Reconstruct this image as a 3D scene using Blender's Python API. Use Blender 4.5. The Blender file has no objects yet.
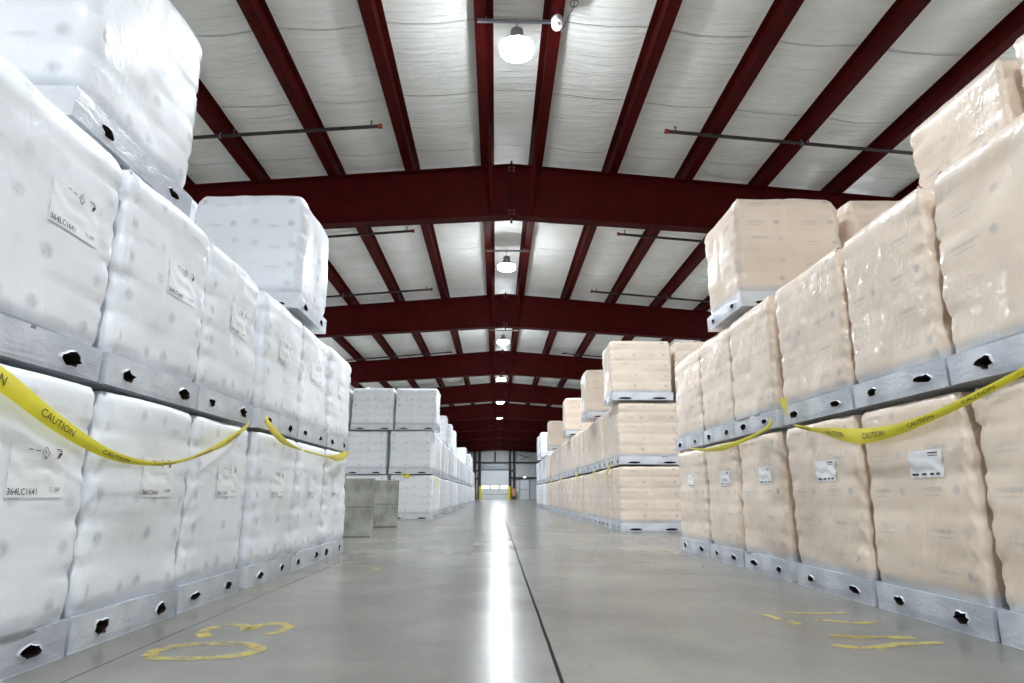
import bpy, bmesh, math, random
from mathutils import Vector, Matrix, noise
from mathutils.bvhtree import BVHTree
from mathutils.geometry import tessellate_polygon

SC = bpy.context.scene
COL = SC.collection
PI = math.pi

# ------------------------------------------------------------------ helpers
def lin(r, g, b):
    f = lambda c: (c / 255 / 12.92) if c / 255 <= .04045 else ((c / 255 + .055) / 1.055) ** 2.4
    return (f(r), f(g), f(b), 1)

def tag(o, label=None, cat=None, group=None, kind=None):
    if label: o['label'] = label
    if cat: o['category'] = cat
    if group: o['group'] = group
    if kind: o['kind'] = kind
    return o

def empty(name, loc, rz=0):
    o = bpy.data.objects.new(name, None); COL.objects.link(o)
    o.location = loc; o.rotation_euler = (0, 0, rz); o.empty_display_size = .1
    return o

def link(name, me, parent=None):
    o = bpy.data.objects.new(name, me); COL.objects.link(o)
    if parent: o.parent = parent
    return o

class MB:
    """collects shapes into ONE mesh"""
    def __init__(s): s.v = []; s.f = []; s.m = []
    def add(s, vs, fs, mi=0):
        b = len(s.v); s.v += [tuple(v) for v in vs]
        s.f += [tuple(i + b for i in f) for f in fs]; s.m += [mi] * len(fs)
        return s
    def box(s, lo, hi, mi=0, M=None):
        x0, y0, z0 = lo; x1, y1, z1 = hi
        vs = [(x0,y0,z0),(x1,y0,z0),(x1,y1,z0),(x0,y1,z0),(x0,y0,z1),(x1,y0,z1),(x1,y1,z1),(x0,y1,z1)]
        if M: vs = [M @ Vector(v) for v in vs]
        return s.add(vs, [(0,3,2,1),(4,5,6,7),(0,1,5,4),(1,2,6,5),(2,3,7,6),(3,0,4,7)], mi)
    def bar(s, a, b, w, h, mi=0, up=(0, 0, 1)):
        a = Vector(a); b = Vector(b); d = (b - a).normalized(); u = Vector(up)
        r = d.cross(u)
        if r.length < 1e-4: r = d.cross(Vector((1, 0, 0)))
        r.normalize(); u = r.cross(d)
        vs = [p + r * sx * w / 2 + u * sz * h / 2 for p in (a, b) for sx, sz in ((-1,-1),(1,-1),(1,1),(-1,1))]
        return s.add(vs, [(0,1,2,3),(7,6,5,4),(0,4,5,1),(1,5,6,2),(2,6,7,3),(3,7,4,0)], mi)
    def tube(s, pts, r, n=12, mi=0, caps=True):
        pts = [Vector(p) for p in pts]; rings = []
        ref = None
        for i, p in enumerate(pts):
            d = (pts[min(i + 1, len(pts) - 1)] - pts[max(i - 1, 0)]).normalized()
            if ref is None:
                ref = d.cross(Vector((0, 0, 1)))
                if ref.length < .01: ref = d.cross(Vector((1, 0, 0)))
            ref = (ref - d * ref.dot(d)).normalized(); u = d.cross(ref)
            rr = r[i] if isinstance(r, (list, tuple)) else r
            rings.append([p + ref * math.cos(2*PI*k/n) * rr + u * math.sin(2*PI*k/n) * rr for k in range(n)])
        vs = [v for q in rings for v in q]
        fs = [(i*n+k, i*n+(k+1) % n, (i+1)*n+(k+1) % n, (i+1)*n+k) for i in range(len(pts)-1) for k in range(n)]
        if caps: fs += [tuple(range(n))[::-1], tuple(range((len(pts)-1)*n, len(pts)*n))]
        return s.add(vs, fs, mi)
    def lathe(s, prof, c, n=32, mi=0):
        """prof: (r, z) pairs round the vertical through c"""
        vs = [(c[0] + r*math.cos(2*PI*k/n), c[1] + r*math.sin(2*PI*k/n), c[2] + z) for r, z in prof for k in range(n)]
        fs = [(i*n+k, i*n+(k+1) % n, (i+1)*n+(k+1) % n, (i+1)*n+k) for i in range(len(prof)-1) for k in range(n)]
        return s.add(vs, fs, mi)
    def mesh(s, name, mats, smooth=False, angle=None):
        me = bpy.data.meshes.new(name); me.from_pydata(s.v, [], s.f)
        for m in (mats if isinstance(mats, (list, tuple)) else [mats]): me.materials.append(m)
        me.polygons.foreach_set('material_index', s.m)
        bm = bmesh.new(); bm.from_mesh(me)
        bmesh.ops.recalc_face_normals(bm, faces=bm.faces[:]); bm.to_mesh(me); bm.free()
        if smooth:
            me.polygons.foreach_set('use_smooth', [True] * len(me.polygons))
            if angle is not None: me.set_sharp_from_angle(angle=angle)
        me.update(); return me
    def build(s, name, mats, parent=None, smooth=False, angle=None):
        return link(name, s.mesh(name, mats, smooth, angle), parent)

# ------------------------------------------------------------------ materials
class NT:
    def __init__(s, name):
        s.m = bpy.data.materials.new(name); s.m.use_nodes = True
        s.t = s.m.node_tree; s.b = s.t.nodes['Principled BSDF']
    def n(s, typ, **kw):
        x = s.t.nodes.new(typ)
        for k, v in kw.items():
            if k.startswith('_'): setattr(x, k[1:], v)
        return x
    def set(s, sock, v):
        if isinstance(v, bpy.types.NodeSocket): s.t.links.new(v, sock)
        else: sock.default_value = v
    def math(s, op, a, b=0.0, c=None, clamp=False):
        x = s.n('ShaderNodeMath', _operation=op, _use_clamp=clamp)
        s.set(x.inputs[0], a); s.set(x.inputs[1], b)
        if c is not None: s.set(x.inputs[2], c)
        return x.outputs[0]
    def noise(s, vec, scale, detail=3, rough=.5, dist=0):
        x = s.n('ShaderNodeTexNoise'); s.set(x.inputs['Vector'], vec)
        x.inputs['Scale'].default_value = scale; x.inputs['Detail'].default_value = detail
        x.inputs['Roughness'].default_value = rough; x.inputs['Distortion'].default_value = dist
        return x.outputs['Fac']
    def mapping(s, vec, scale=(1, 1, 1), loc=(0, 0, 0)):
        x = s.n('ShaderNodeMapping'); s.set(x.inputs['Vector'], vec)
        x.inputs['Scale'].default_value = scale; x.inputs['Location'].default_value = loc
        return x.outputs[0]
    def ramp(s, v, lo, hi, a=0., b=1.):
        x = s.n('ShaderNodeMapRange', _interpolation_type='SMOOTHSTEP'); s.set(x.inputs[0], v)
        for i, q in enumerate((lo, hi, a, b)): s.set(x.inputs[i + 1], q)
        return x.outputs[0]
    def mix(s, f, a, b):
        x = s.n('ShaderNodeMix', _data_type='RGBA'); s.set(x.inputs[0], f)
        s.set(x.inputs[6], a); s.set(x.inputs[7], b); return x.outputs[2]
    def coord(s, k='Object'): return s.n('ShaderNodeTexCoord').outputs[k]
    def sep(s, v):
        x = s.n('ShaderNodeSeparateXYZ'); s.set(x.inputs[0], v); return x.outputs
    def comb(s, x=0., y=0., z=0.):
        c = s.n('ShaderNodeCombineXYZ')
        for i, q in enumerate((x, y, z)): s.set(c.inputs[i], q)
        return c.outputs[0]
    def bump(s, h, strength=.5, dist=.01, normal=None):
        x = s.n('ShaderNodeBump'); s.set(x.inputs['Height'], h)
        x.inputs['Strength'].default_value = strength; x.inputs['Distance'].default_value = dist
        if normal is not None: s.set(x.inputs['Normal'], normal)
        return x.outputs[0]
    def p(s, **kw):
        for k, v in kw.items(): s.set(s.b.inputs[k.replace('_', ' ')], v)
        return s

def plain(name, col, rough=.5, metal=0., var=.06, scale=8., **kw):
    t = NT(name); f = t.noise(t.coord(), scale, 4)
    d = tuple(c * (1 - var * 2) for c in col[:3]) + (1,); l = tuple(min(1, c * (1 + var)) for c in col[:3]) + (1,)
    t.p(Base_Color=t.mix(t.ramp(f, .3, .7), d, l), Roughness=rough, Metallic=metal, **kw)
    return t.m

def bag_material(name, col, ink, style):
    """paper bags under clear stretch film: each uv cell is the end of one bag with its blurred print"""
    t = NT(name); uv = t.coord('UV'); ob = t.coord()
    us = t.sep(uv); u, v = us[0], us[1]
    cu, cv = t.math('FLOOR', u), t.math('FLOOR', v)
    wn = t.n('ShaderNodeTexWhiteNoise', _noise_dimensions='2D'); t.set(wn.inputs['Vector'], t.comb(cu, cv))
    rnd = t.sep(wn.outputs['Color'])
    jit = t.noise(ob, 5., 2)
    fu = t.math('ADD', t.math('FRACT', u), t.math('MULTIPLY_ADD', rnd[0], .16, -.08))
    fv = t.math('ADD', t.math('FRACT', v), t.math('MULTIPLY_ADD', rnd[1], .2, -.1))
    def blob(cx, cy, rx, ry, soft):
        a = t.math('DIVIDE', t.math('SUBTRACT', fu, cx), rx); b = t.math('DIVIDE', t.math('SUBTRACT', fv, cy), ry)
        d = t.math('SQRT', t.math('ADD', t.math('MULTIPLY', a, a), t.math('MULTIPLY', b, b)))
        return t.ramp(d, 1 - soft, 1 + soft, 1., 0.)
    if style == 'white':
        parts = [(blob(.17, .5, .06, .14, .6), .42, 2), (blob(.80, .42, .055, .13, .6), .38, 0),
                 (blob(.5, .3, .12, .07, .6), .18, 1)]
    else:
        parts = [(blob(.42, .60, .17, .06, .5), .34, 2), (blob(.80, .58, .05, .11, .45), .46, 0),
                 (blob(.40, .45, .15, .03, .5), .25, 1)]
    m = None
    for b, a, k in parts:
        q = t.math('MULTIPLY', b, t.math('MULTIPLY', t.ramp(rnd[k], .1, .8, .15, 1.), a))
        m = q if m is None else t.math('MAXIMUM', m, q)
    side = t.math('LESS_THAN', v, 5.2)
    m = t.math('MULTIPLY', m, side)
    m = t.math('MULTIPLY', m, t.ramp(t.noise(ob, 60., 2), .3, .6, .55, 1.))
    shade = t.ramp(t.noise(ob, 2.3, 3), .3, .7)
    base = t.mix(shade, tuple(c * .955 for c in col[:3]) + (1,), col)
    base = t.mix(m, base, ink)
    # creases of the film: fine and stretched, gathered at the corners and the upper rim
    g = t.noise(t.mapping(ob, (1, 1, .45)), 9., 4, .55, .6)
    fine = t.n('ShaderNodeTexWave', _wave_type='BANDS', _bands_direction='DIAGONAL')
    t.set(fine.inputs['Vector'], t.mapping(ob, (1, 1, .55))); fine.inputs['Scale'].default_value = 5.
    fine.inputs['Distortion'].default_value = 14.; fine.inputs['Detail'].default_value = 3.
    fine.inputs['Detail Scale'].default_value = 2.2
    where = t.ramp(t.noise(ob, 3.1, 2), .47, .66)
    h = t.math('MULTIPLY_ADD', t.math('MULTIPLY', fine.outputs['Fac'], where), .35 if style != 'white' else .22, g)
    nb = t.bump(h, .30, .010)
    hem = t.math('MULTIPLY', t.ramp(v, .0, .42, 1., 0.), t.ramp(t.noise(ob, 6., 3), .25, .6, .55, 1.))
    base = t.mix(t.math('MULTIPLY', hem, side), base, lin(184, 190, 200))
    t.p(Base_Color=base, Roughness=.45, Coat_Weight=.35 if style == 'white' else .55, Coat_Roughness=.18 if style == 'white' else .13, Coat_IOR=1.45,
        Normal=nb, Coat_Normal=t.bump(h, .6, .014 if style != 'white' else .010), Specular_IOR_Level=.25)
    return t.m

M = {}
M['white'] = bag_material('white_bags_in_film', lin(234, 237, 242), lin(120, 124, 132), 'white')
M['beige'] = bag_material('beige_bags_in_film', lin(231, 214, 197), lin(118, 134, 150), 'beige')

def film_material():
    t = NT('grey_pallet_film'); ob = t.coord()
    w = t.noise(t.mapping(ob, (1, 1, 1.6)), 14., 5, .6, 1.2)
    z = t.sep(ob)[2]
    f = t.noise(ob, 5., 3)
    c = t.mix(t.ramp(f, .3, .7), lin(172, 178, 189), lin(204, 209, 217))
    t.p(Base_Color=c, Roughness=.32, Coat_Weight=.6, Coat_Roughness=.12,
        Normal=t.bump(w, .35, .010), Coat_Normal=t.bump(w, .6, .014))
    return t.m
M['film'] = film_material()
M['film_pale'] = plain('pale_pallet_film', lin(214, 217, 222), .38, var=.05, Coat_Weight=.3, Coat_Roughness=.2)
M['torn'] = plain('torn_film_lip', lin(206, 211, 219), .25, var=.04, Coat_Weight=.5)
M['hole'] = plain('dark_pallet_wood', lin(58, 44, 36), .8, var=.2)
M['sticker'] = plain('white_sticker', lin(236, 237, 239), .35, var=.02)
M['ink'] = plain('black_print', lin(38, 38, 42), .5, var=.05)
M['greyink'] = plain('grey_print', lin(120, 122, 128), .5, var=.05)
M['tape'] = plain('yellow_tape', lin(232, 220, 30), .3, var=.03, Coat_Weight=.3)
M['red'] = plain('red_oxide_steel', (.056, .0030, .0026, 1), .6, var=.1, scale=3., Specular_IOR_Level=.08)
M['bolt'] = plain('grey_bolt', lin(110, 80, 78), .4, .5)
M['pipe'] = plain('black_steel_pipe', lin(48, 38, 36), .5, var=.15)
M['redcap'] = plain('red_pipe_cap', lin(150, 40, 32), .5)
M['zinc'] = plain('galvanised_steel', lin(165, 172, 182), .35, .6)
M['housing'] = plain('grey_lamp_housing', lin(150, 155, 162), .35, .3)
M['whiteplastic'] = plain('white_plastic', lin(190, 192, 192), .4, var=.03)
M['cable'] = plain('black_cable', lin(30, 30, 32), .5)
M['darksteel'] = plain('dark_brown_steel', lin(52, 40, 40), .5, var=.1)
M['yellowsteel'] = plain('yellow_painted_steel', lin(236, 214, 20), .45, var=.06)
M['orange'] = plain('orange_cabinet_paint', lin(222, 150, 112), .5)
M['wood'] = plain('pale_door_panel', lin(236, 241, 247), .4, var=.02)

def concrete_block():
    t = NT('weathered_concrete'); ob = t.coord()
    a = t.noise(ob, 2.2, 6, .6); b = t.noise(t.mapping(ob, (3, 3, .8)), 4., 5, .6)
    c = t.mix(t.ramp(a, .3, .7), lin(118, 118, 112), lin(168, 168, 160))
    c = t.mix(t.math('MULTIPLY', t.ramp(b, .45, .8), .5), c, lin(92, 92, 86))
    x = t.sep(ob)
    lz = t.ramp(t.math('ABSOLUTE', t.math('SUBTRACT', x[2], .42)), .006, .014, .55, 0.)
    lx = t.ramp(t.math('ABSOLUTE', t.math('SUBTRACT', x[0], .12)), .006, .014, .45, 0.)
    c = t.mix(t.math('MAXIMUM', lz, lx), c, lin(82, 82, 78))
    t.p(Base_Color=c, Roughness=.75, Normal=t.bump(t.noise(ob, 40., 4), .3, .004))
    return t.m
M['concrete'] = concrete_block()

def floor_material():
    t = NT('polished_concrete'); ob = t.coord(); s = t.sep(ob)
    a = t.noise(ob, .55, 6, .6); b = t.noise(t.mapping(ob, (1.3, .7, 1)), 1.6, 5, .5, .3); c3 = t.noise(ob, 22., 5, .6)
    c = t.mix(t.ramp(a, .3, .72), lin(112, 111, 106), lin(138, 136, 130))
    c = t.mix(t.math('MULTIPLY', t.ramp(b, .5, .75), .5), c, lin(104, 105, 102))
    patch = t.noise(ob, .8, 4, .55)
    c = t.mix(t.math('MULTIPLY', t.ramp(patch, .48, .66), .3), c, lin(88, 87, 82))
    c = t.mix(t.math('MULTIPLY', t.ramp(c3, .45, .75), .08), c, lin(156, 156, 150))
    scuff = t.noise(t.mapping(ob, (9, .9, 1)), 2.5, 5, .6, 1.)
    c = t.mix(t.math('MULTIPLY', t.ramp(scuff, .60, .78), .25), c, lin(80, 80, 80))
    def joint(v, at, w):
        return t.ramp(t.math('ABSOLUTE', t.math('SUBTRACT', v, at)), w * .6, w * 1.5, 1., 0.)
    wob = t.math('MULTIPLY_ADD', t.noise(ob, 1.5, 2), .012, -.006)
    sx = t.math('ADD', s[0], wob); sy = t.math('ADD', s[1], wob)
    j = joint(sx, .22, .0065)
    j2 = t.math('MULTIPLY', joint(sx, -1.42, .004), .75)
    cy = t.math('SUBTRACT', t.math('FLOORED_MODULO', t.math('SUBTRACT', sy, 2.1), 4.6), 2.3)
    j4 = t.math('MULTIPLY', joint(cy, 0., .004), t.ramp(t.noise(ob, 3., 3), .42, .6, .05, .6))
    jj = t.math('MAXIMUM', t.math('MAXIMUM', j, j2), j4)
    c = t.mix(jj, c, lin(44, 44, 46))
    r = t.ramp(b, .25, .8, .21, .26)
    h = t.math('MULTIPLY', t.noise(t.mapping(ob, (1.6, .7, 1)), 3.0, 3), .3)
    dry = t.math('SUBTRACT', 1., jj)
    t.p(Base_Color=c, Roughness=r, Specular_IOR_Level=t.math('MULTIPLY', dry, .11), Normal=t.bump(h, .06, .01), Coat_Weight=0.)
    return t.m
M['floor'] = floor_material()

def insulation():
    t = NT('white_vinyl_insulation'); ob = t.coord(); s = t.sep(ob)
    y = t.math('ADD', s[1], t.math('MULTIPLY_ADD', t.noise(ob, .9, 3), .14, -.07))
    cy = t.math('ABSOLUTE', t.math('SUBTRACT', t.math('FLOORED_MODULO', t.math('SUBTRACT', y, 8.35), 1.83), .915))
    seam = t.ramp(t.math('SUBTRACT', .915, cy), .004, .022, 1., 0.)
    w = t.noise(t.mapping(ob, (.55, 4.2, 1)), 2.0, 5, .55, .8)
    w2 = t.noise(ob, 1.3, 3)
    h = t.math('ADD', t.math('MULTIPLY', w, .9), t.math('MULTIPLY', w2, .8))
    h = t.math('SUBTRACT', h, t.math('MULTIPLY', seam, .7))
    c = t.mix(t.ramp(w2, .3, .7), lin(234, 235, 231), lin(244, 245, 242))
    c = t.mix(t.math('MULTIPLY', seam, .15), c, lin(150, 150, 146))
    t.p(Base_Color=c, Roughness=.38, Normal=t.bump(h, .85, .07), Specular_IOR_Level=.5)
    return t.m
M['insul'] = insulation()

def corrugated(name, col):
    t = NT(name); ob = t.coord(); s = t.sep(ob)
    q = t.math('SINE', t.math('MULTIPLY', t.math('ADD', s[0], s[1]), 2 * PI / .3))
    t.p(Base_Color=col, Roughness=.5, Normal=t.bump(q, .5, .02)); return t.m
M['wall'] = corrugated('grey_wall_panel', lin(208, 213, 219))

def emit(name, col, k):
    t = NT(name); t.p(Base_Color=(.9, .9, .9, 1), Emission_Color=col, Emission_Strength=k, Roughness=.4); return t.m
LAMP_K = 72.
M['lamp'] = emit('lit_lamp_lens', (.90, .955, 1., 1), LAMP_K)
M['daylight'] = emit('daylit_door_window', (.9, .96, 1., 1), 1.6)

# ------------------------------------------------------------------ setting
FY = [12.56 + 9.07 * i for i in range(-1, 9)]          # roof beams
RX, SL = .29, .084                                       # ridge, roof slope
HALF = 13.0
XL, XR, Y0, Y1 = RX - HALF, RX + HALF, -12.0, 85.65
ztop = lambda x: 7.36 - SL * abs(x - RX)                 # top of the beams, underside of the purlins
zbot = lambda x: 6.2 - .061 * abs(x - RX)
PUR = .24

def structure(name, mb, mat, smooth=False, angle=None, parent=None):
    return tag(mb.build(name, mat, parent, smooth, angle), kind='structure')

structure('floor', MB().box((XL, Y0, -.2), (XR, Y1, 0)), M['floor'])
structure('wall_left', MB().box((XL - .2, Y0, 0), (XL, Y1, 6.7)), M['insul'])
structure('wall_right', MB().box((XR, Y0, 0), (XR + .2, Y1, 6.7)), M['insul'])
wf = MB(); wf.add([(XL, Y1, 0), (XR, Y1, 0), (XR, Y1, 6.65), (RX, Y1, 7.75), (XL, Y1, 6.65),
                   (XL, Y1 + .2, 0), (XR, Y1 + .2, 0), (XR, Y1 + .2, 6.65), (RX, Y1 + .2, 7.75), (XL, Y1 + .2, 6.65)],
                  [(0,1,2,3,4), (9,8,7,6,5), (0,5,6,1), (1,6,7,2), (2,7,8,3), (3,8,9,4), (4,9,5,0)])
structure('wall_far', wf, M['wall'])
wb = MB(); wb.add([(x, y - (Y1 - Y0), z) for x, y, z in wf.v], wf.f); structure('wall_back', wb, M['insul'])

# purlin positions either side of the ridge
PX = [RX + s * (.47 + 1.585 * k) for s in (-1, 1) for k in range(8)]
# sagging insulation between the purlins = the ceiling
def ceiling():
    xs = []; cuts = sorted(PX); cuts = [XL] + cuts + [XR]
    for a, b in zip(cuts, cuts[1:]):
        n = 8 if abs(a + b - 2 * RX) < 16 else 4
        xs += [(a + (b - a) * i / n, i / n, b - a) for i in range(n)]
    xs.append((XR, 0, 1)); ys = [Y0 + (Y1 - Y0) * j / 260 for j in range(261)]
    vs = []; nx = len(xs)
    for y in ys:
        for x, f, w in xs:
            sag = .075 * min(1, w / 1.5) * (1 - (2 * f - 1) ** 2) * (1 + .35 * noise.noise(Vector((x * .6, y * .8, 2))))
            sag += .012 * noise.noise(Vector((x * 1.1, y * 2.4, 9))) * (0 if f == 0 else 1)
            vs.append((x, y, ztop(x) + PUR + .004 - sag))
    fs = [(j*nx+i, j*nx+i+1, (j+1)*nx+i+1, (j+1)*nx+i) for j in range(260) for i in range(nx-1)]
    n0 = len(vs)
    m = MB().add(vs, fs)
    # roof sheet above
    m.add([(XL, Y0, ztop(XL)+.45), (RX, Y0, ztop(RX)+.45), (XR, Y0, ztop(XR)+.45), (XL, Y1, ztop(XL)+.45), (RX, Y1, ztop(RX)+.45), (XR, Y1, ztop(XR)+.45)],
          [(0,1,4,3), (1,2,5,4)])
    structure('ceiling', m, M['insul'], True, .6)
ceiling()

# purlins: Z sections with both flanges
ORD = ('first second third fourth fifth sixth seventh eighth ninth tenth eleventh twelfth thirteenth fourteenth fifteenth sixteenth seventeenth '
       'eighteenth nineteenth twentieth').split()
TENS = {20: 'twenty', 30: 'thirty', 40: 'forty'}
def nth(i):
    """1-based ordinal word"""
    if i <= 20: return ORD[i - 1]
    t, r = i // 10 * 10, i % 10
    return TENS[t] + '-' + ORD[r - 1] if r else TENS[t][:-1] + 'ieth'
for s in (-1, 1):
    for k in range(8):
        x = RX + s * (.47 + 1.585 * k); z = ztop(x); fl = .17
        m = MB(); g = .003
        y0, y1 = Y0 + .05, Y1 - .05
        m.box((x - .006, y0, z + g), (x + .006, y1, z + PUR))
        a, b = sorted((x, x + s * fl)); m.box((a, y0, z + g), (b, y1, z + g + .012))
        m.bar((x + s * fl, y0, z + .02), (x + s * fl, y1, z + .02), .01, .035)
        a, b = sorted((x, x - s * fl * .6)); m.box((a, y0, z + PUR - .012), (b, y1, z + PUR))
        side = 'white-stack side' if s < 0 else 'beige-stack side'
        o = m.build('roof_purlin', M['red'])
        tag(o, (f'dark red roof purlin along the ridge on the {side}' if k == 0 else
                f'dark red roof purlin, {nth(k + 1)} out from the ridge on the {side}'), 'roof purlin', 'steel purlins under the white roof insulation')

def rafter(Y, i):
    r = empty('roof_beam', (RX, Y, 6.2))
    lab = {0: 'dark red steel roof beam almost straight above the near pallets', }.get(i, f'dark red steel roof beam spanning the hall, {nth(i)} one ahead of the camera')
    tag(r, lab, 'roof beam', 'red steel roof beams across the hall')
    X = [-HALF + .05, 0, HALF - .05]
    T = lambda x: ztop(RX + x) - 6.2; Bt = lambda x: zbot(RX + x) - 6.2
    def strip(f0, f1, hy):
        vs = [(x, y, f(x)) for y in (-hy, hy) for f in (f0, f1) for x in X]
        n = 3
        fs = []
        for j in range(n - 1):
            fs += [(j, j+1, n+j+1, n+j), (2*n+j, 3*n+j, 3*n+j+1, 2*n+j+1), (j, 2*n+j, 2*n+j+1, j+1), (n+j, n+j+1, 3*n+j+1, 3*n+j)]
        fs += [(0, n, 3*n, 2*n), (n-1, 3*n-1, 4*n-1, 2*n-1)]
        return MB().add(vs, fs)
    strip(lambda x: Bt(x) + .02, lambda x: T(x) - .02, .008).build('web', M['red'], r)
    strip(lambda x: T(x) - .02, T, .14).build('top_flange', M['red'], r)
    strip(Bt, lambda x: Bt(x) + .022, .14).build('bottom_flange', M['red'], r)
    p = MB().box((-.022, -.13, -.07), (.022, .13, 1.19)).build('splice_plate', M['red'], r)
    for zz in (.05, .12, 1.02, 1.09):
        for sx in (-1, 1):
            MB().tube([(sx * .022, -.10, zz), (sx * .07, -.10, zz)], .018, 6).build('bolt', M['bolt'], p)
    MB().tube([(0, -.11, -.11), (0, -.11, -.065)], .022, 6).build('bolt', M['bolt'], p)
    MB().tube([(0, -.11, 1.185), (0, -.11, 1.235)], .022, 6).build('bolt', M['bolt'], p)
    for sx in (-1, 1):
        for sy in (-1, 1):
            b = MB(); a0 = (sx * .40, sy * .12, .035); a1 = (sx * .455, sy * 1.15, T(.47) + .08)
            b.bar(a0, a1, .07, .008, up=(0, sy * -1, 1)); b.bar((a0[0] + sx * .035, a0[1], a0[2] + .03), (a1[0] + sx * .035, a1[1], a1[2] + .03), .008, .07)
            b.build('flange_brace', M['red'], r)
for i, Y in enumerate(FY): rafter(Y, i)

# ------------------------------------------------------------------ lamps along the ridge, plus added unseen rows behind the stacks
LY = [8.06 + 9.07 * k for k in range(-2, 9)]
def high_bay_lamp(X, Y, zs, half, where, row):
    """strut channel bridging two purlins at X +- half, and the high bay lamp hanging from it"""
    st = MB(); e = half + .13
    st.box((-e, -.021, 0), (e, .021, .004)); st.box((-e, -.021, 0), (e, -.018, .042)); st.box((-e, .018, 0), (e, .021, .042))
    so = st.build('strut_channel', M['zinc']); so.location = (X, Y, zs)
    for sx in (-1, 1):
        zr = ztop(X + sx * half) - zs + .004
        MB().tube([(sx * half, 0, .0), (sx * half, 0, zr)], .006, 8).build('threaded_rod', M['zinc'], so)
    tag(so, f'grey strut channel over a lamp {row}, {where}', 'strut', 'struts carrying the lamps')
    dz = .48
    L = empty('high_bay_light', (X - .03, Y - .05, zs - dz))
    tag(L, f'round lit high bay lamp {row}, {where}', 'ceiling lamp', 'high bay lamps')
    MB().lathe([(.02, .30), (.09, .30), (.10, .16), (.15, .13), (.15, .07), (.235, .06), (.25, .03), (.245, .028), (.232, .035), (.0, .04)], (0, 0, 0), 40).build('housing', M['housing'], L, True, .6)
    MB().lathe([(.232, .028), (.231, -.050), (.215, -.060), (.15, -.070), (.07, -.076), (.0, -.078)], (0, 0, 0), 28).build('lens', M['lamp'], L, True)
    la = bpy.data.lights.new('lamp_light', 'AREA'); la.shape = 'DISK'; la.size = .40; la.energy = 50.; la.spread = math.radians(150); la.color = (.90, .955, 1.)
    lo_ = bpy.data.objects.new('lamp_light', la); COL.objects.link(lo_); lo_.parent = L; lo_.location = (0, 0, -.085)
    MB().tube([(0, 0, .29), (0, 0, .40), (.02, .02, .44), (.03, .05, dz - .005)], .009, 8).build('hanging_hook', M['zinc'], L)
for k, Y in enumerate(LY):
    where = ('behind the camera' if k < 2 else f'{nth(k - 1)} one ahead of the camera') if k > 0 else 'furthest behind the camera'
    high_bay_lamp(RX, Y, 7.22, .47, where, 'under the roof ridge')
for s_ in (-1, 1):  # out-of-view side rows, added to brighten the outer ceiling and far stacks
    for k, Y in enumerate(LY[1:7]):
        X = RX + s_ * (.47 + 1.585 * 5.5)
        high_bay_lamp(X, Y, ztop(X) - .22, 1.585 / 2, ('behind the camera' if k == 0 else f'{nth(k)} one ahead of the camera'),
                   'added unseen behind the white stacks' if s_ < 0 else 'added unseen behind the beige stacks')

# sensor box with a looped cable on the ridge purlin
sb = empty('emergency_light', (RX + .54, 7.93, 7.12))
tag(sb, 'white oval emergency light with a looped black cable, fixed by the first ridge lamp', 'emergency light')
b = MB(); prof = [(0, -.05), (.07, -.045), (.082, -.02), (.082, .03), (.065, .045), (0, .05)]
q = MB().lathe(prof, (0, 0, 0), 24)
b.add([(v[0], v[1] * 1.75, v[2]) for v in q.v], q.f); b.build('casing', M['whiteplastic'], sb, True, .8)
MB().lathe([(0, -.075), (.03, -.07), (.04, -.05), (.04, -.045)], (0, -.04, 0), 16).build('lamp_head', M['whiteplastic'], sb, True)
pts = [(.02 + .19 * t ** .5 * 1, (.12 - .42 * t) + .05 * math.sin(t * 9), -.03 + .10 * t) for t in [i / 20 for i in range(21)]]
loop = [(.21 + .055 * math.sin(a), -.37 - .07 * math.cos(a) + .07, .07) for a in [i * 2 * PI / 18 for i in range(19)]]
MB().tube(pts + loop, .007, 8).build('cable', M['cable'], sb, True)

# ------------------------------------------------------------------ sprinkler pipes
PY = [5.8, 10.6, 15.4, 20.2, 25.0, 29.8, 34.6, 39.4, 44.2]
def pipe(Y, s, i):
    x0 = -2.13 if s < 0 else 3.08; x1 = XL + .3 if s < 0 else XR - .3
    zp = lambda x: ztop(x) - .075
    r = empty('sprinkler_pipe', (x0, Y, zp(x0)))
    side = 'over the white stacks' if s < 0 else 'over the beige stacks'
    tag(r, f'thin black sprinkler pipe under the purlins {side}, {nth(i + 1)} from the camera', 'sprinkler pipe', 'sprinkler branch pipes under the roof')
    L = lambda x, dz=0, dy=0: (x - x0, dy, zp(x) - zp(x0) + dz)
    MB().tube([L(x0), L(x1)], .032, 14).build('pipe', M['pipe'], r, True, .6)
    MB().tube([L(x0 - s * .035), L(x0 + s * .03)], .045, 14).build('end_cap', M['redcap'], r, True, .6)
    for d in (.16, 2.6, 5.0, 7.4, 9.8):
        x = x0 + s * d; h = MB()
        h.tube([L(x, .02), L(x, .10)], .012, 8); h.tube([L(x, .10), L(x, .112)], .022, 10)
        h.build('sprinkler_head', M['bolt'], r)
    for k in range(1, 6):
        x = RX + s * (.47 + 1.585 * (k + (1 if s < 0 else 1))) + s * .03
        if abs(x) < abs(x0): continue
        if k % 2: continue
        h = MB(); ring = [L(x, .042 * math.cos(a) - .002, .042 * math.sin(a)) for a in [i * 2 * PI / 16 for i in range(17)]]
        h.tube(ring, .005, 6, caps=False); h.tube([L(x, .04), L(x, .26, .02)], .007, 6)
        h.build('loop_hanger', M['zinc'], r)
for i, Y in enumerate(PY):
    for s in (-1, 1): pipe(Y, s, i)

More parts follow.
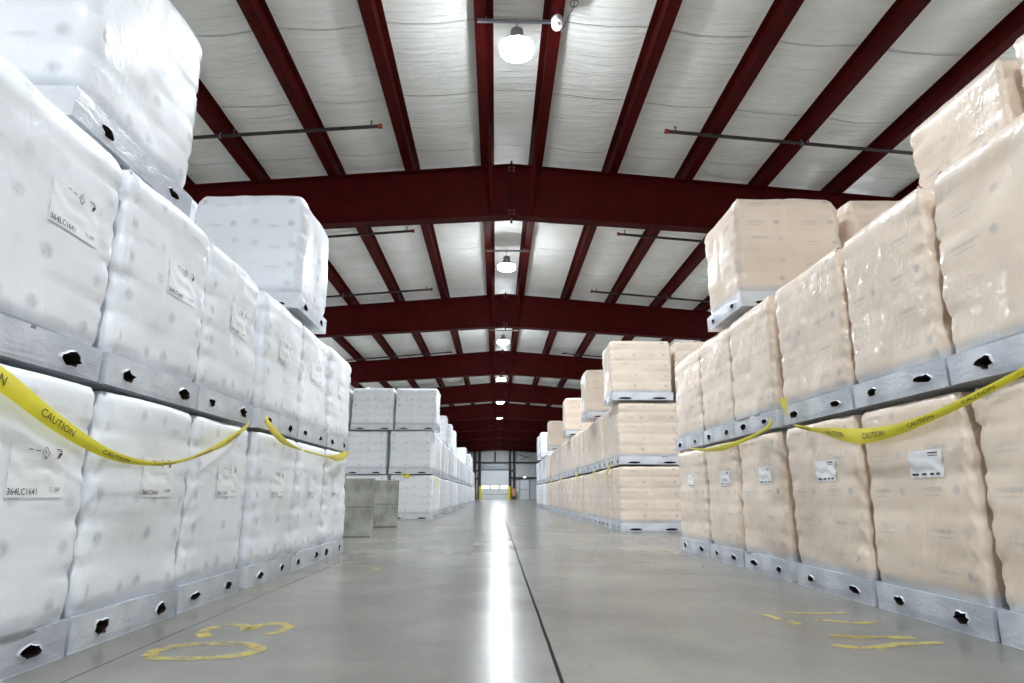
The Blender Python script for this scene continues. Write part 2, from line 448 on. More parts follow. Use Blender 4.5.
# ------------------------------------------------------------------ far end wall
W = Y1
def col_at(x, w, d=.3, z1=6.15):
    h = w / 2; m = MB(); m.box((x - h, W - d, 0), (x + h, W - d + .025, z1)); m.box((x - h, W - .03, 0), (x + h, W - .005, z1)); m.box((x - .015, W - d, 0), (x + .015, W - .005, z1))
    structure('wall_column', m, M['darksteel'])
for x, w in ((-2.72, .26), (-2.12, .3), (1.78, .26), (2.30, .26)): col_at(x, w)
def girt(x0, x1, z, h=.18, name='wall_girt'):
    structure(name, MB().box((x0, W - .22, z - h / 2), (x1, W - .006, z + h / 2)), M['darksteel'])
girt(-2.72, XR - .2, 4.62); girt(-2.58, -2.27, 2.62, .2); girt(-2.58, -2.27, 3.62, .16); girt(1.91, 2.17, 3.62, .16); girt(1.91, XR - .2, 2.68, .2)
structure('wall_post', MB().box((-.25, W - .2, 4.72), (-.03, W - .01, 6.0)), M['darksteel'])
for a, b_ in (((2.6, 5.75), (4.6, 5.1)), ((3.2, 5.0), (4.6, 5.6))):
    structure('trim_1' if a[0] < 3 else 'trim_2', MB().tube([(a[0], W - .1, a[1]), (b_[0], W - .1, b_[1])], .025, 8), M['darksteel'])
# overhead door: sections, window row, tracks
d = empty('door_1', (-.16, W, 0)); tag(d, kind='structure')
for k in range(6):
    z0 = .02 + k * .60
    m = MB().box((-1.78, -.10, z0), (1.78, -.05, z0 + .585)); m.box((-1.78, -.112, z0 + .08), (1.78, -.10, z0 + .12)); m.box((-1.78, -.112, z0 + .46), (1.78, -.10, z0 + .50))
    p = tag(m.build('door_section', M['wood'], d), kind='structure')
    if k == 2:
        for c in (-1.2, 0, 1.2):
            tag(MB().box((c - .42, -.125, z0 + .13), (c + .42, -.112, z0 + .44)).build('door_window', M['daylight'], p), kind='structure')
tag(MB().box((-1.78, -.13, .60), (1.78, -.10, .66)).build('door_rail', M['zinc'], d), kind='structure')
tag(MB().box((-1.78, -.12, 3.66), (1.78, -.02, 3.74)).build('door_header', M['darksteel'], d), kind='structure')
tag(MB().box((-1.78, -.08, 3.74), (1.78, -.02, 4.5)).build('door_lintel_panel', M['zinc'], d), kind='structure')
for s, what in ((-1, 'white-stack'), (1, 'beige-stack')):
    r = empty('bollard', (-.16 + s * 1.86, W - .9, 0)); tag(r, f'yellow steel door guard post on the {what} side of the overhead door', 'bollard', 'yellow posts beside the overhead door')
    MB().lathe([(0, 0), (.17, 0), (.17, 1.52), (.15, 1.60), (.08, 1.65), (0, 1.66)], (0, 0, 0), 24).build('post', M['yellowsteel'], r, True, .6)
    MB().box((-.25, -.25, 0), (.25, .25, .02)).build('base_plate', M['yellowsteel'], r)
r = empty('hose_cabinet', (2.30, W - .48, .35)); tag(r, 'small orange cabinet mounted on the column between the two doors', 'cabinet')
MB().box((-.22, -.13, 0), (.22, .175, .98)).build('cabinet_body', M['orange'], r)
dd = MB().box((-.19, -.15, .03), (.19, -.13, .95)).build('cabinet_door', M['orange'], r); MB().box((.13, -.17, .45), (.15, -.15, .58)).build('handle', M['zinc'], dd)
d2 = empty('door_2', (3.66, W, 0)); tag(d2, kind='structure')
fr = MB(); fr.box((-.66, -.12, 0), (-.55, -.01, 2.5)); fr.box((.55, -.12, 0), (.66, -.01, 2.5)); fr.box((-.66, -.12, 2.42), (.66, -.01, 2.52))
tag(fr.build('door_frame', M['zinc'], d2), kind='structure')
tag(MB().box((-.55, -.09, .01), (.55, -.04, 2.42)).build('door_leaf', M['wood'], d2), kind='structure')
tag(MB().box((-.5, -.12, 1.2), (.5, -.09, 1.27)).build('push_bar', M['zinc'], d2), kind='structure')
r = empty('wall_lamp', (3.66, W - .32, 2.72)); tag(r, 'small white wall lamp above the personnel door', 'wall lamp')
MB().box((-.2, -.02, -.03), (.2, .1, .16)).build('casing', M['whiteplastic'], r); MB().box((-.16, -.03, -.03), (.16, -.02, .1)).build('lamp_glass', M['daylight'], r)

# ------------------------------------------------------------------ wrapped pallets
PW, PD, PH, LEV, ZB = 1.09, .935, 1.085, 1.10, .135
NL = 5
def rrect(w, d, r, n, c):
    """points round a rounded rectangle: (x, y, nx, ny, face, local 0..1)"""
    out = []
    segs = [((w/2, -d/2 + r), (w/2, d/2 - r), (1, 0)), ((w/2 - r, d/2), (-w/2 + r, d/2), (0, 1)),
            ((-w/2, d/2 - r), (-w/2, -d/2 + r), (-1, 0)), ((-w/2 + r, -d/2), (w/2 - r, -d/2), (0, -1))]
    cs = [(w/2 - r, d/2 - r, 0), (-w/2 + r, d/2 - r, PI/2), (-w/2 + r, -d/2 + r, PI), (w/2 - r, -d/2 + r, 1.5*PI)]
    for f in range(4):
        (ax, ay), (bx, by), nn = segs[f]; ln = d if f in (0, 2) else w
        for i in range(n):
            t = i / n; out.append((ax + (bx-ax)*t, ay + (by-ay)*t, nn[0], nn[1], f, (r + (ln - 2*r)*t) / ln))
        cx, cy, a0 = cs[f]
        for i in range(c):
            a = a0 + PI/2 * i / c; out.append((cx + r*math.cos(a), cy + r*math.sin(a), math.cos(a), math.sin(a), f, 1 - r/ln + r/ln * i / c))
    return out

def load_mesh(seed, mat, w=PW, d=PD, h=PH, n=22, c=5, nz=40, rough=1., rt=None):
    rd = random.Random(seed); o = Vector((rd.uniform(-50, 50), rd.uniform(-50, 50), rd.uniform(-50, 50)))
    N = lambda p, f: noise.noise(p * f + o)
    w -= .012; d -= .012
    ring = rrect(w, d, .055 if not rt or rt < .15 else .10, n, c); R = len(ring)
    rt = rt or rd.uniform(.075, .105); vs = []; uvs = []
    lean = (rd.uniform(-.008, .008), rd.uniform(-.006, .006))
    lh = (h - ZB) / NL
    rows = [ZB - .012 + (h - ZB + .012) * (j / nz) for j in range(nz)]
    jit = [rd.uniform(-.010, .0) for _ in range(NL * 16)]
    def disp(x, y, z, face, loc):
        k = min(NL - 1, max(0, int((z - ZB) / lh))); fz = max(0., (z - ZB) / lh - k)
        cornery = abs(2 * loc - 1) ** 4
        gr = (1 - abs(math.sin(PI * min(1, max(0, fz))))) ** 3
        gv = math.exp(-((loc - .5) / .03) ** 2) * (.35 if face in (0, 2) else .6)
        soft = .3 if face in (0, 2) else 1.
        dd = -(.006 * soft + .014 * cornery) * gr * (1 if 0 < z - ZB < h - ZB - .02 else 0) - .010 * gv
        dd += jit[(face * 2 + (loc > .5)) * NL % (NL*16-1) + k] * (.6 * soft + .6 * cornery)
        p = Vector((x, y, z))
        dd += .020 * (N(p, 2.6) - .35) + .006 * N(p, 6.) + .0016 * N(p, 19.) * rough
        # gathered film in the lower hem and diagonal pulls from the corners
        dd += .004 * rough * math.sin(30 * (loc * 3 + z * 2) + 6 * N(p, 3)) * cornery
        dd += -.006 * max(0, 1 - (z - ZB) / .07)
        return min(dd, .0) - .001
    for z in rows:
        t = (z - ZB) / (h - ZB)
        top = max(0., z - (h - rt)); ins = rt - math.sqrt(max(0, rt * rt - top * top))
        for x, y, nx, ny, f, loc in ring:
            e = disp(x, y, z, f, loc) - ins * (.85 + .3 * N(Vector((x, y, 0)), 3.))
            vs.append((x + nx * e + lean[0] * t, y + ny * e + lean[1] * t, z)); uvs.append((f * 10 + loc * 2, t * NL))
    # the top: concentric rings inwards
    last = [Vector(v) for v in vs[-R:]]
    q = 7
    for k in range(1, q + 1):
        s_ = 1 - k / (q + .35)
        for (v, pt) in zip(last, ring):
            x = v.x * (1 - k / q * .97); y = v.y * (1 - k / q * .97)
            z = h - .012 + .012 * N(Vector((x, y, 1)), 4.) - .01 * math.exp(-(x / .03) ** 2) - .012 * (1 - min(1, k / 2))
            vs.append((x, y, min(z, h - .001))); uvs.append((x * 2, 7 + y * 2))
    fs = []; H = nz + q
    for j in range(H - 1):
        for k in range(R): fs.append((j*R+k, j*R+(k+1) % R, (j+1)*R+(k+1) % R, (j+1)*R+k))
    fs.append(tuple((H-1)*R + k for k in range(R))); fs.append(tuple(range(R))[::-1])
    me = bpy.data.meshes.new('bag_stack'); me.from_pydata(vs, [], fs); me.materials.append(mat)
    ul = me.uv_layers.new(name='UVMap')
    for p in me.polygons:
        us = [uvs[i] for i in p.vertices]; wrap = max(a for a, _ in us) - min(a for a, _ in us) > 6
        for li, vi in zip(p.loop_indices, p.vertices):
            a, b_ = uvs[vi]
            if wrap or (max(q_[0] for q_ in us) - min(q_[0] for q_ in us) > 2):
                f0 = int(min(us, key=lambda q_: q_[0])[0] // 10)
                # faces that close one side into the next keep the side they start on
                fa = ring[p.vertices[0] % R][4]
                a = a if int(a // 10) == fa else fa * 10 + 2
            ul.data[li].uv = (a, b_)
    me.polygons.foreach_set('use_smooth', [True] * len(me.polygons)); me.update()
    return me

def base_parts(seed, w=PW - .02, d=PD - .02, h=ZB, faces=(0, 3), pale=True):
    """film-covered pallet with torn fork openings: base mesh, list of pocket meshes, list of lip meshes"""
    rd = random.Random(seed); base = MB(); lips = []; pockets = []
    # faces: 0 +x, 1 +y, 2 -x, 3 -y
    def P(f, u, z, out):
        if f == 0: return (w/2 + out, -d/2 + u, z)
        if f == 2: return (-w/2 - out, d/2 - u, z)
        if f == 1: return (w/2 - u, d/2 + out, z)
        return (-w/2 + u, -d/2 - out, z)
    for f in range(4):
        ln = d if f in (0, 2) else w
        if f not in faces:
            base.add([P(f, 0, 0, 0), P(f, ln, 0, 0), P(f, ln, h, 0), P(f, 0, h, 0)], [(0, 1, 2, 3)], 0); continue
        outer = [Vector((ln * i / 12, .0, 0)) for i in range(12)] + [Vector((ln, 0, 0)), Vector((ln, h / 2, 0))]
        outer += [Vector((ln * (12 - i) / 12, h, 0)) for i in range(12)] + [Vector((0, h, 0)), Vector((0, h / 2, 0))]
        loops = [outer]
        for cu in (.22, .78):
            c = (ln * (cu + rd.uniform(-.03, .03)), h * rd.uniform(.42, .5)); rx, rz = rd.uniform(.038, .065), rd.uniform(.017, .029)
            if f == 3: c = (ln * (cu + rd.uniform(-.02, .02)), .034); rx, rz = rd.uniform(.095, .12), .017
            K = 14; tilt = rd.uniform(-.3, .3) if f != 3 else 0
            inner = []
            for k in range(K):
                a = -2 * PI * k / K; q = rd.uniform(.8, 1.2) if f != 3 else rd.uniform(.95, 1.05)
                u_, z_ = rx * math.cos(a) * q, rz * math.sin(a) * q
                inner.append(Vector((c[0] + u_ - z_ * tilt, c[1] + z_ + u_ * tilt * .4, 0)))
            cc = Vector((c[0], c[1], 0))
            big = [cc + (p - cc) * (1.22 if f != 3 else 1.1) for p in inner]
            for p in big: p.y = min(max(p.y, .008), h - .008)
            for p in inner: p.y = min(max(p.y, .014), h - .014)
            loops.append(big)
            lp = MB(); outs = [rd.uniform(.001, .010) for _ in range(K)]
            vs = [P(f, p.x, p.y, 0) for p in big] + [P(f, p.x, p.y, o_) for p, o_ in zip(inner, outs)]
            lp.add(vs, [(k, (k+1) % K, K + (k+1) % K, K + k) for k in range(K)]); lips.append(lp)
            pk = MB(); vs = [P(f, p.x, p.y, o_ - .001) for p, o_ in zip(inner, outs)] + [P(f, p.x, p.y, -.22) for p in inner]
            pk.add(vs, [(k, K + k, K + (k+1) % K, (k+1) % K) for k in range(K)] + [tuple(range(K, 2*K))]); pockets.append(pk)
        flat = [p for l in loops for p in l]
        tris = tessellate_polygon(loops)
        base.add([P(f, p.x, p.y, -.004 * (p.y < .01) ) for p in flat], tris, 1 if f == 3 and pale else 0)
    base.add([(-w/2, -d/2, h), (w/2, -d/2, h), (w/2, d/2, h), (-w/2, d/2, h)], [(0, 1, 2, 3)])
    base.add([(-w/2, -d/2, 0), (w/2, -d/2, 0), (w/2, d/2, 0), (-w/2, d/2, 0)], [(3, 2, 1, 0)])
    return base, pockets, lips

def text_shape(s, size):
    cu = bpy.data.curves.new('lettering', 'FONT'); cu.body = s; cu.size = size; cu.resolution_u = 2
    o = bpy.data.objects.new('lettering', cu); COL.objects.link(o)
    dg = bpy.context.evaluated_depsgraph_get(); dg.update()
    me = bpy.data.meshes.new_from_object(o.evaluated_get(dg))
    vs = [v.co.copy() for v in me.vertices]; fs = [tuple(p.vertices) for p in me.polygons]
    bpy.data.objects.remove(o); bpy.data.curves.remove(cu); bpy.data.meshes.remove(me)
    return vs, fs
TXT = {k: text_shape(k, s) for k, s in (('364LC1641', .052), ('51 00P', .030), ('CAUTION', .046), ('!', .05))}

def sticker(parent, me, side, y0, z0, style, rd):
    """white sticker on the aisle face. y runs in world direction; the reader stands in the aisle"""
    bvh = BVHTree.FromPolygons([v.co for v in me.vertices], [tuple(p.vertices) for p in me.polygons])
    w, h = (.25, .13)
    # reader's right: for left stacks (+x face) it is +y; for right stacks (-x face) it is -y
    dy = 1 if side > 0 else -1
    def surf(u, v, out):
        y, z = y0 + dy * u, z0 + v
        hit = bvh.ray_cast(Vector((side * 1.5, y, z)), Vector((-side, 0, 0)))[0]
        x = hit.x if hit else side * PW / 2
        return (x + side * out, y, z)
    n, m_ = 14, 10
    ph = rd.uniform(0, 6)
    wav = lambda u, v: .003 + .0028 * math.sin(v * 95 + u * 26 + ph + 1.5 * math.sin(u * 30)) * (1 if .02 < v < .1 else .2)
    g = MB(); lo = -.052 if style == 'white' else 0.
    lx, hh = (-.05 if style == 'white' else 0.), (.182 if style == 'white' else h)
    lw = w - lx
    g.add([surf(lx + lw * i / n, lo + hh * j / m_, wav(lx + lw * i / n, lo + hh * j / m_)) for j in range(m_ + 1) for i in range(n + 1)],
          [(j*(n+1)+i, j*(n+1)+i+1, (j+1)*(n+1)+i+1, (j+1)*(n+1)+i) for j in range(m_) for i in range(n)])
    L = g.build('shipping_label', M['sticker'], parent, True)
    ink = MB(); sym = MB(); lot = MB()
    def glyph(key, u0, v0, sc=1., to=None):
        vs, fs = TXT[key]; (to or ink).add([surf(u0 + v.x * sc, v0 + v.y * sc, wav(u0 + v.x * sc, v0 + v.y * sc) + .0025) for v in vs], fs)
    def rect(u0, v0, u1, v1, k=4):
        ink.add([surf(u0 + (u1 - u0) * i / k, v, wav(u0 + (u1 - u0) * i / k, v) + .0025) for v in (v0, v1) for i in range(k + 1)], [(i, i+1, k+2+i, k+1+i) for i in range(k)])
    if style == 'white':
        glyph('364LC1641', -.045, -.042, .62); glyph('51 00P', .165, -.03, .7, lot)
        c = (.12, .105); dm = [(0, -.024), (.02, 0), (0, .024), (-.02, 0)]
        for a, b_ in zip(dm, dm[1:] + dm[:1]):
            p0 = (c[0] + a[0], c[1] + a[1]); p1 = (c[0] + b_[0], c[1] + b_[1]); q0 = (c[0] + a[0]*.84, c[1] + a[1]*.84); q1 = (c[0] + b_[0]*.84, c[1] + b_[1]*.84)
            sym.add([surf(*p, wav(*p) + .0025) for p in (p0, p1, q1, q0)], [(0, 1, 2, 3)])
        glyph('!', .113, .089, .75, sym); icn = ink; ink = MB()
        rect(.193, .115, .212, .118); rect(.175, .120, .20, .123)
        ink.add([surf(*p, wav(*p) + .0025) for p in ((.192, .088), (.205, .090), (.214, .108), (.202, .112), (.195, .102))], [(0, 1, 2, 3, 4)])
        rect(.03, .112, .052, .115, 1); rect(.065, .110, .09, .113, 1)
    else:
        rect(.16, .112, .225, .118); rect(.16, .100, .225, .103)
        for a, b_ in ((.02, .075), (.10, .135), (.16, .185), (.20, .225)): rect(a, .010, b_, .020)
    if style == 'white':
        icn.build('printed_code', M['ink'], L); sym.build('hazard_diamond', M['ink'], L); lot.build('printed_lot_number', M['greyink'], L); ink.build('printed_pictogram', M['ink'], L)
    else: ink.build('printed_lines', M['ink'], L)
    return L

COUNT = [0]
def make_pallet(x, y, lev, side, colour, label, group, hi=True, sticker_at=None, w=PW, d=PD, rz=0, share=None, h=PH, pale=True, rt=None, lh_=LEV):
    """x, y: centre; side: +1 aisle face is +x (stacks on the white side), -1 aisle face is -x"""
    COUNT[0] += 1; seed = COUNT[0] * 7 + 3; rd = random.Random(seed)
    r = empty('wrapped_pallet', (x, y, lev * lh_ + (.0 if lev else 0.001)), rz)
    tag(r, label, 'pallet of bags', group)
    if hi:
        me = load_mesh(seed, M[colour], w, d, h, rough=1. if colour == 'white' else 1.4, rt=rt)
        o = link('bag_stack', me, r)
        b, pk, lp = base_parts(seed, w - .02, d - .02, faces=(0, 3) if side > 0 else (2, 3), pale=pale)
        bo = b.build('pallet_base', [M['film'], M['film_pale']], r)
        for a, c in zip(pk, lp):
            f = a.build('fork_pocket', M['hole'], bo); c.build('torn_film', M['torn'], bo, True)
        if sticker_at: sticker(r, me, side, sticker_at[0], sticker_at[1], colour, rd)
    else:
        lm, bm_ = share
        link('bag_stack', lm, r); link('pallet_base', bm_, r)
    return r

def far_set(colour, side):
    out = []
    for s in range(4):
        lm = load_mesh(900 + s * 13 + (0 if side > 0 else 5) + (colour == 'white') * 3, M[colour], n=10, c=4, nz=22, rough=.5)
        b, pk, lp = base_parts(700 + s + (side > 0) * 31, faces=(0, 3) if side > 0 else (2, 3))
        for p in pk: b.add(p.v, p.f, 2)
        for p in lp: b.add(p.v, p.f, 3)
        out.append((lm, b.mesh('pallet_base', [M['film'], M['film_pale'], M['hole'], M['torn']])))
    return out

TIER = ['bottom', 'middle', 'top']
GW, GB = 'white wrapped pallets stacked by the aisle', 'beige wrapped pallets stacked by the aisle'
YL = [1.72, 2.67, 3.60, 4.42, 4.53, 5.49, 6.43, 7.36]
runs = [(1.70, 2.715), (2.725, 3.595), (3.605, 4.44), (4.55, 5.47), (5.48, 6.41), (6.42, 7.35)]
for i, (a, b_) in enumerate(runs):
    for lev in (0, 1):
        face = -1.625 - .012 * lev + random.Random(i * 5 + lev).uniform(-.006, .006)
        st = (-(b_ - a) / 2 + ((.60, .42, .38, .37, .37, .37), (.61, .47, .37, .37, .37, .37))[lev][i], .64 if lev == 0 else .585)
        make_pallet(face - PW / 2, (a + b_) / 2, lev, 1, 'white',
                    f'white wrapped pallet, {TIER[lev]} tier, {nth(i + 1)} along the white stack with sagging tape', GW, sticker_at=st, d=b_ - a, h=1.048 if lev == 0 else 1.035, pale=i in (0, 3), rt=.07 if lev == 0 else .13, lh_=1.053)
make_pallet(-1.725 - PW / 2, 2.40 + .53, 2, 1, 'white', 'white wrapped pallet looming on top of the stack closest to the camera', GW, d=1.06, h=1.16, rt=.17, lh_=1.053)
make_pallet(-1.64 - .5, 5.20 + .47, 2, 1, 'white', 'lone white wrapped pallet on the top tier, just under the first red roof beam', GW, w=1.0, h=1.055, rt=.18, lh_=1.053)
make_pallet(-2.70 - .5, 5.10 + .47, 2, 1, 'white', 'white wrapped pallet showing only a sliver behind the lone top-tier one', GW, w=1.0, h=1.10, lh_=1.053)
# supports under the second column
for lev in (0, 1):
    make_pallet(-3.26, 5.57, lev, 1, 'white', f'white wrapped pallet hidden in the second column, {TIER[lev]} tier under the sliver', GW, w=1.0, h=1.048, lh_=1.053)

runsR = [(1.88, 2.855), (2.865, 3.735), (3.75, 4.70), (4.79, 5.675), (5.685, 6.58), (6.59, 7.62)]
for i, (a, b_) in enumerate(runsR):
    for lev in (0, 1):
        if lev and i < 2: a, b_ = (a, 2.91) if i == 0 else (2.92, b_)
        face = 2.075 + .004 * lev + random.Random(i * 9 + lev).uniform(-.006, .006)
        make_pallet(face + PW / 2, (a + b_) / 2, lev, -1, 'beige',
                    f'beige wrapped pallet, {TIER[lev]} tier, {nth(i + 1)} along the beige stack with bowing tape', GB,
                    sticker_at=((b_ - a) / 2 - .44, .68) if lev == 0 else None, d=b_ - a, h=1.08 if lev == 0 else 1.06, pale=i == 3, rt=.07 if lev == 0 else .13, lh_=1.087)
make_pallet(2.09 + .5, 5.30 + .465, 2, -1, 'beige', 'lone beige wrapped pallet on the top tier with a bright sheen on its aisle side', GB, w=1.0, h=1.06, rt=.17, lh_=1.087)
make_pallet(3.13 + .5, 5.32 + .465, 2, -1, 'beige', 'beige wrapped pallet half hidden behind the lone top-tier beige one', GB, w=1.0, h=1.06, rt=.15, lh_=1.087)
make_pallet(3.05 + .545, 2.40 + .47, 2, -1, 'beige', 'beige wrapped pallet on the second column, top tier, the one closer to the camera', GB, h=1.06)
make_pallet(3.05 + .545, 3.40 + .47, 2, -1, 'beige', 'beige wrapped pallet on the second column, top tier, sticking up behind the front stack', GB, h=1.06)
for j, yy in enumerate((2.67, 3.67, 5.785)):
    for lev in (0, 1):
        make_pallet(3.19 + PW / 2, yy, lev, -1, 'beige', f'beige wrapped pallet hidden in the second column, {TIER[lev]} tier, {nth(j + 1)} along', GB, h=1.075, lh_=1.087)

# far rows
FW, FB, FWR = far_set('white', 1), far_set('beige', -1), far_set('white', -1)
GFW, GFB = 'white wrapped pallets in the row past the concrete slabs', 'wrapped pallets in the row across the aisle from the concrete slabs'
rd = random.Random(5)
def far(x, y, lev, side, share, label, group, colour='white', hi=False):
    return make_pallet(x, y, lev, side, colour, label, group, hi=hi, share=share[rd.randrange(4)], rz=rd.uniform(-.012, .012))
n = 0
y = 16.6
while y < 49.5:
    n += 1
    for lev in (0, 1):
        far((-1.57 - PW / 2 + rd.uniform(-.025, .02)) - .05 * lev, y + PD / 2, lev, 1, FW,
            f'white wrapped pallet, {TIER[lev]} tier of the aisle row past the concrete slabs, {nth(n)} back', GFW, hi=(n <= 2))
    y += .96
for c in (1, 2):
    for lev in (0, 1):
        far(-1.57 - PW / 2 - 1.13 * c - .05 * lev, 16.62 + PD / 2 + .02 * c, lev, 1, FW, f'white wrapped pallet facing the concrete slabs, {TIER[lev]} tier, {nth(c + 1)} in from the aisle', GFW, hi=True)
for c in (0, 1, 2):
    far(-1.50 - PW / 2 - 1.12 * c, 16.62 + PD / 2, 2, 1, FW, f'white wrapped pallet facing the concrete slabs, top tier, {nth(c + 1)} in from the aisle', GFW, hi=True)
for k, y in enumerate((22.5, 25.3, 27.9, 38.3, 44.7, 48.4)):
    far(-1.72 - PW / 2, y + PD / 2, 2, 1, FW, f'single white wrapped pallet topping the far white row, {nth(k + 1)} behind its front three', GFW)

n = 0; y = 11.2
while y < 33.5:
    n += 1; wh = y > 26.8
    for lev in (0, 1):
        far((2.06 + PW / 2 + rd.uniform(-.02, .03)) + .03 * lev, y + PD / 2, lev, -1, FWR if wh else FB,
            f"{'white' if wh else 'beige'} wrapped pallet, {TIER[lev]} tier of the row opposite the concrete slabs, {nth(n)} back", GFB, 'white' if wh else 'beige', hi=(n <= 2))
    y += .965
for lev in (0, 1):
    far(2.06 + PW / 2 + 1.13 + .03 * lev, 11.25 + PD / 2, lev, -1, FB, f'beige wrapped pallet, {TIER[lev]} tier of the far beige row, second in from the aisle', GFB, 'beige', hi=True)
far(2.0 + PW / 2, 11.17 + PD / 2, 2, -1, FB, 'beige wrapped pallet on the top tier at the front end of the far beige row', GFB, 'beige', hi=True)
far(2.0 + PW / 2 + 1.15, 11.2 + PD / 2, 2, -1, FB, 'beige wrapped pallet on the top tier of the far beige row, beside its front one', GFB, 'beige', hi=True)
for k, y in enumerate((13.9, 18.2, 24.1, 28.6, 30.5)):
    wh = k > 2
    far(1.93 + PW / 2, y + PD / 2, 2, -1, FWR if wh else FB, f"single {'white' if wh else 'beige'} wrapped pallet topping the far beige row, {nth(k + 1)} behind its front end", GFB, 'white' if wh else 'beige')

# ------------------------------------------------------------------ concrete slabs between the white rows
for (x0, x1, y, h, lab) in ((-3.05, -1.80, 9.80, .835, 'grey weathered concrete slab standing upright behind the white stack'),
                            (-3.0, -1.88, 12.80, .865, 'grey concrete slab standing upright in front of the far white row')):
    m = MB(); bv = .012; t_ = .15
    prof = [(bv, 0), (t_ - bv, 0), (t_, bv), (t_, h - bv), (t_ - bv, h), (bv, h), (0, h - bv), (0, bv)]
    w = x1 - x0; K = len(prof)
    m.add([(-w/2, a, z) for a, z in prof] + [(w/2, a, z) for a, z in prof], [(k, (k+1) % K, K + (k+1) % K, K + k) for k in range(K)] + [tuple(range(K))[::-1], tuple(range(K, 2*K))])
    o = m.build('concrete_slab', M['concrete']); o.location = ((x0 + x1) / 2, y, .001)
    tag(o, lab, 'concrete slab')


# ------------------------------------------------------------------ caution tape
def crom(pts, n):
    P = [Vector(p) for p in pts]; P = [P[0] * 2 - P[1]] + P + [P[-1] * 2 - P[-2]]; out = []
    for i in range(1, len(P) - 2):
        a, b_, c, d_ = P[i-1:i+3]
        for k in range(n):
            t = k / n
            out.append(.5 * ((2*b_) + (c - a)*t + (2*a - 5*b_ + 4*c - d_)*t*t + (-a + 3*b_ - 3*c + d_)*t**3))
    out.append(P[-2]); return out

def tape(pts, rolls, side, label, width=.075, widths=None, text=True, text_at=None, name='caution_tape', group='yellow caution tape on the pallets'):
    """ribbon through pts; rolls: turn about its own length at each point (0 = face to the aisle)"""
    C = crom(pts, 12); n = len(C)
    rr = [rolls[min(int(i / 12), len(rolls) - 1)] + (rolls[min(int(i / 12) + 1, len(rolls) - 1)] - rolls[min(int(i / 12), len(rolls) - 1)]) * ((i % 12) / 12) for i in range(n)]
    fr = []; s = 0
    for i, p in enumerate(C):
        t = (C[min(i + 1, n - 1)] - C[max(i - 1, 0)]).normalized(); out = Vector((side, 0, 0))
        out = (out - t * out.dot(t)).normalized(); up = t.cross(out)
        if up.z < 0: up = -up
        a = rr[i]; u = up * math.cos(a) + out * math.sin(a); nn = out * math.cos(a) - up * math.sin(a)
        if i: s += (p - C[i-1]).length
        fr.append((p, u, nn, s))
    m = MB(); V = []
    wl = widths or [1.]
    ww = [wl[min(int(i / 12), len(wl) - 1)] * (1 - (i % 12) / 12) + wl[min(int(i / 12) + 1, len(wl) - 1)] * ((i % 12) / 12) for i in range(n)]
    for i_, (p, u, nn, _) in enumerate(fr):
        for k in range(4):
            q = (k / 3 - .5); V.append(p + u * width * ww[i_] * q + nn * (.004 * (1 - (2*q)**2)))
    m.add(V, [(i*4+k, i*4+k+1, (i+1)*4+k+1, (i+1)*4+k) for i in range(n-1) for k in range(3)])
    me = m.mesh(name, M['tape'], True); o = link(name, me)
    tag(o, label, 'caution tape', group)
    if text:
        vs, fs = TXT['CAUTION']; wd = max(v.x for v in vs); L = fr[-1][3]
        rev = (fr[-1][0].y - fr[0][0].y) * (1 if side > 0 else -1) < 0   # reading direction in the aisle
        def at(s_, v_):
            s_ = min(max(s_, 0), L - 1e-4)
            for i in range(n - 1):
                if fr[i+1][3] >= s_: break
            f = (s_ - fr[i][3]) / max(1e-6, fr[i+1][3] - fr[i][3])
            p = fr[i][0].lerp(fr[i+1][0], f); u = fr[i][1].lerp(fr[i+1][1], f); nn = fr[i][2].lerp(fr[i+1][2], f)
            return p + u * v_ * ww[i] + nn * .0065
        s0 = .06
        while s0 + wd < L:
            MB().add([at((L - s0 - v.x) if rev else (s0 + v.x), v.y - .016) for v in vs], fs).build('printed_warning', M['ink'], o); s0 += wd + .2
    return o
xl, xr = -1.585, 2.03
tape([(xl, 1.45, 1.10), (xl, 1.80, 1.03), (xl, 2.08, .962), (xl, 2.40, .848), (xl - .0, 2.73, .762), (xl, 3.05, .738), (xl, 3.32, .758), (xl, 3.58, .812), (xl, 3.90, .905), (xl - .01, 4.20, 1.02), (xl - .02, 4.27, 1.07)],
     [0, 0, 0, .1, .3, .4, .4, .3, .1, .2, .2], 1, 'long yellow caution tape sagging across the three nearest white pallets', widths=[1, 1, 1, .8, .5, .3, .25, .3, .65, .5, .35])
tape([(xl - .02, 4.56, 1.13), (xl, 4.62, 1.06), (xl, 4.86, 1.0), (xl, 5.10, .97), (xl, 5.40, .955)], [0, .1, .2, .3, .4], 1, 'short yellow tape dangling past the gap in the white stack', .06, [.7, .9, .9, .5, .2], False)
tape([(xl, 5.45, .953), (xl + .005, 5.9, .945), (xl, 6.3, .948), (xl, 6.62, .96), (xl, 6.95, 1.0), (xl - .02, 7.2, 1.04)], [.3, .3, .3, .1, 0, .1], 1, 'yellow tape along the end of the near white stack', .085, [.2, .2, .25, .9, 1., .4], False)
tape([(xr, 2.15, 1.13), (xr, 2.41, 1.065), (xr, 2.72, 1.0), (xr, 2.98, .955), (xr, 3.28, .92), (xr, 3.58, .915), (xr, 3.80, .945), (xr, 4.05, .99), (xr, 4.36, 1.05), (xr + .005, 4.42, 1.09)],
     [.4, .4, .3, .3, .2, .0, .1, .3, .3, .3], -1, 'long yellow caution tape bowing across the beige pallets nearest the camera', widths=[.3, .35, .45, .5, .75, 1.15, 1., .5, .3, .3])
tape([(xr - .02, 4.44, 1.12), (xr - .024, 4.45, 1.16), (xr - .027, 4.46, 1.20), (xr - .03, 4.47, 1.255)], [.3, .2, 0, -.1], -1, 'loose yellow tape end sticking up at the gap in the beige stack', .085, [.5, .7, 1., 1.1], False)
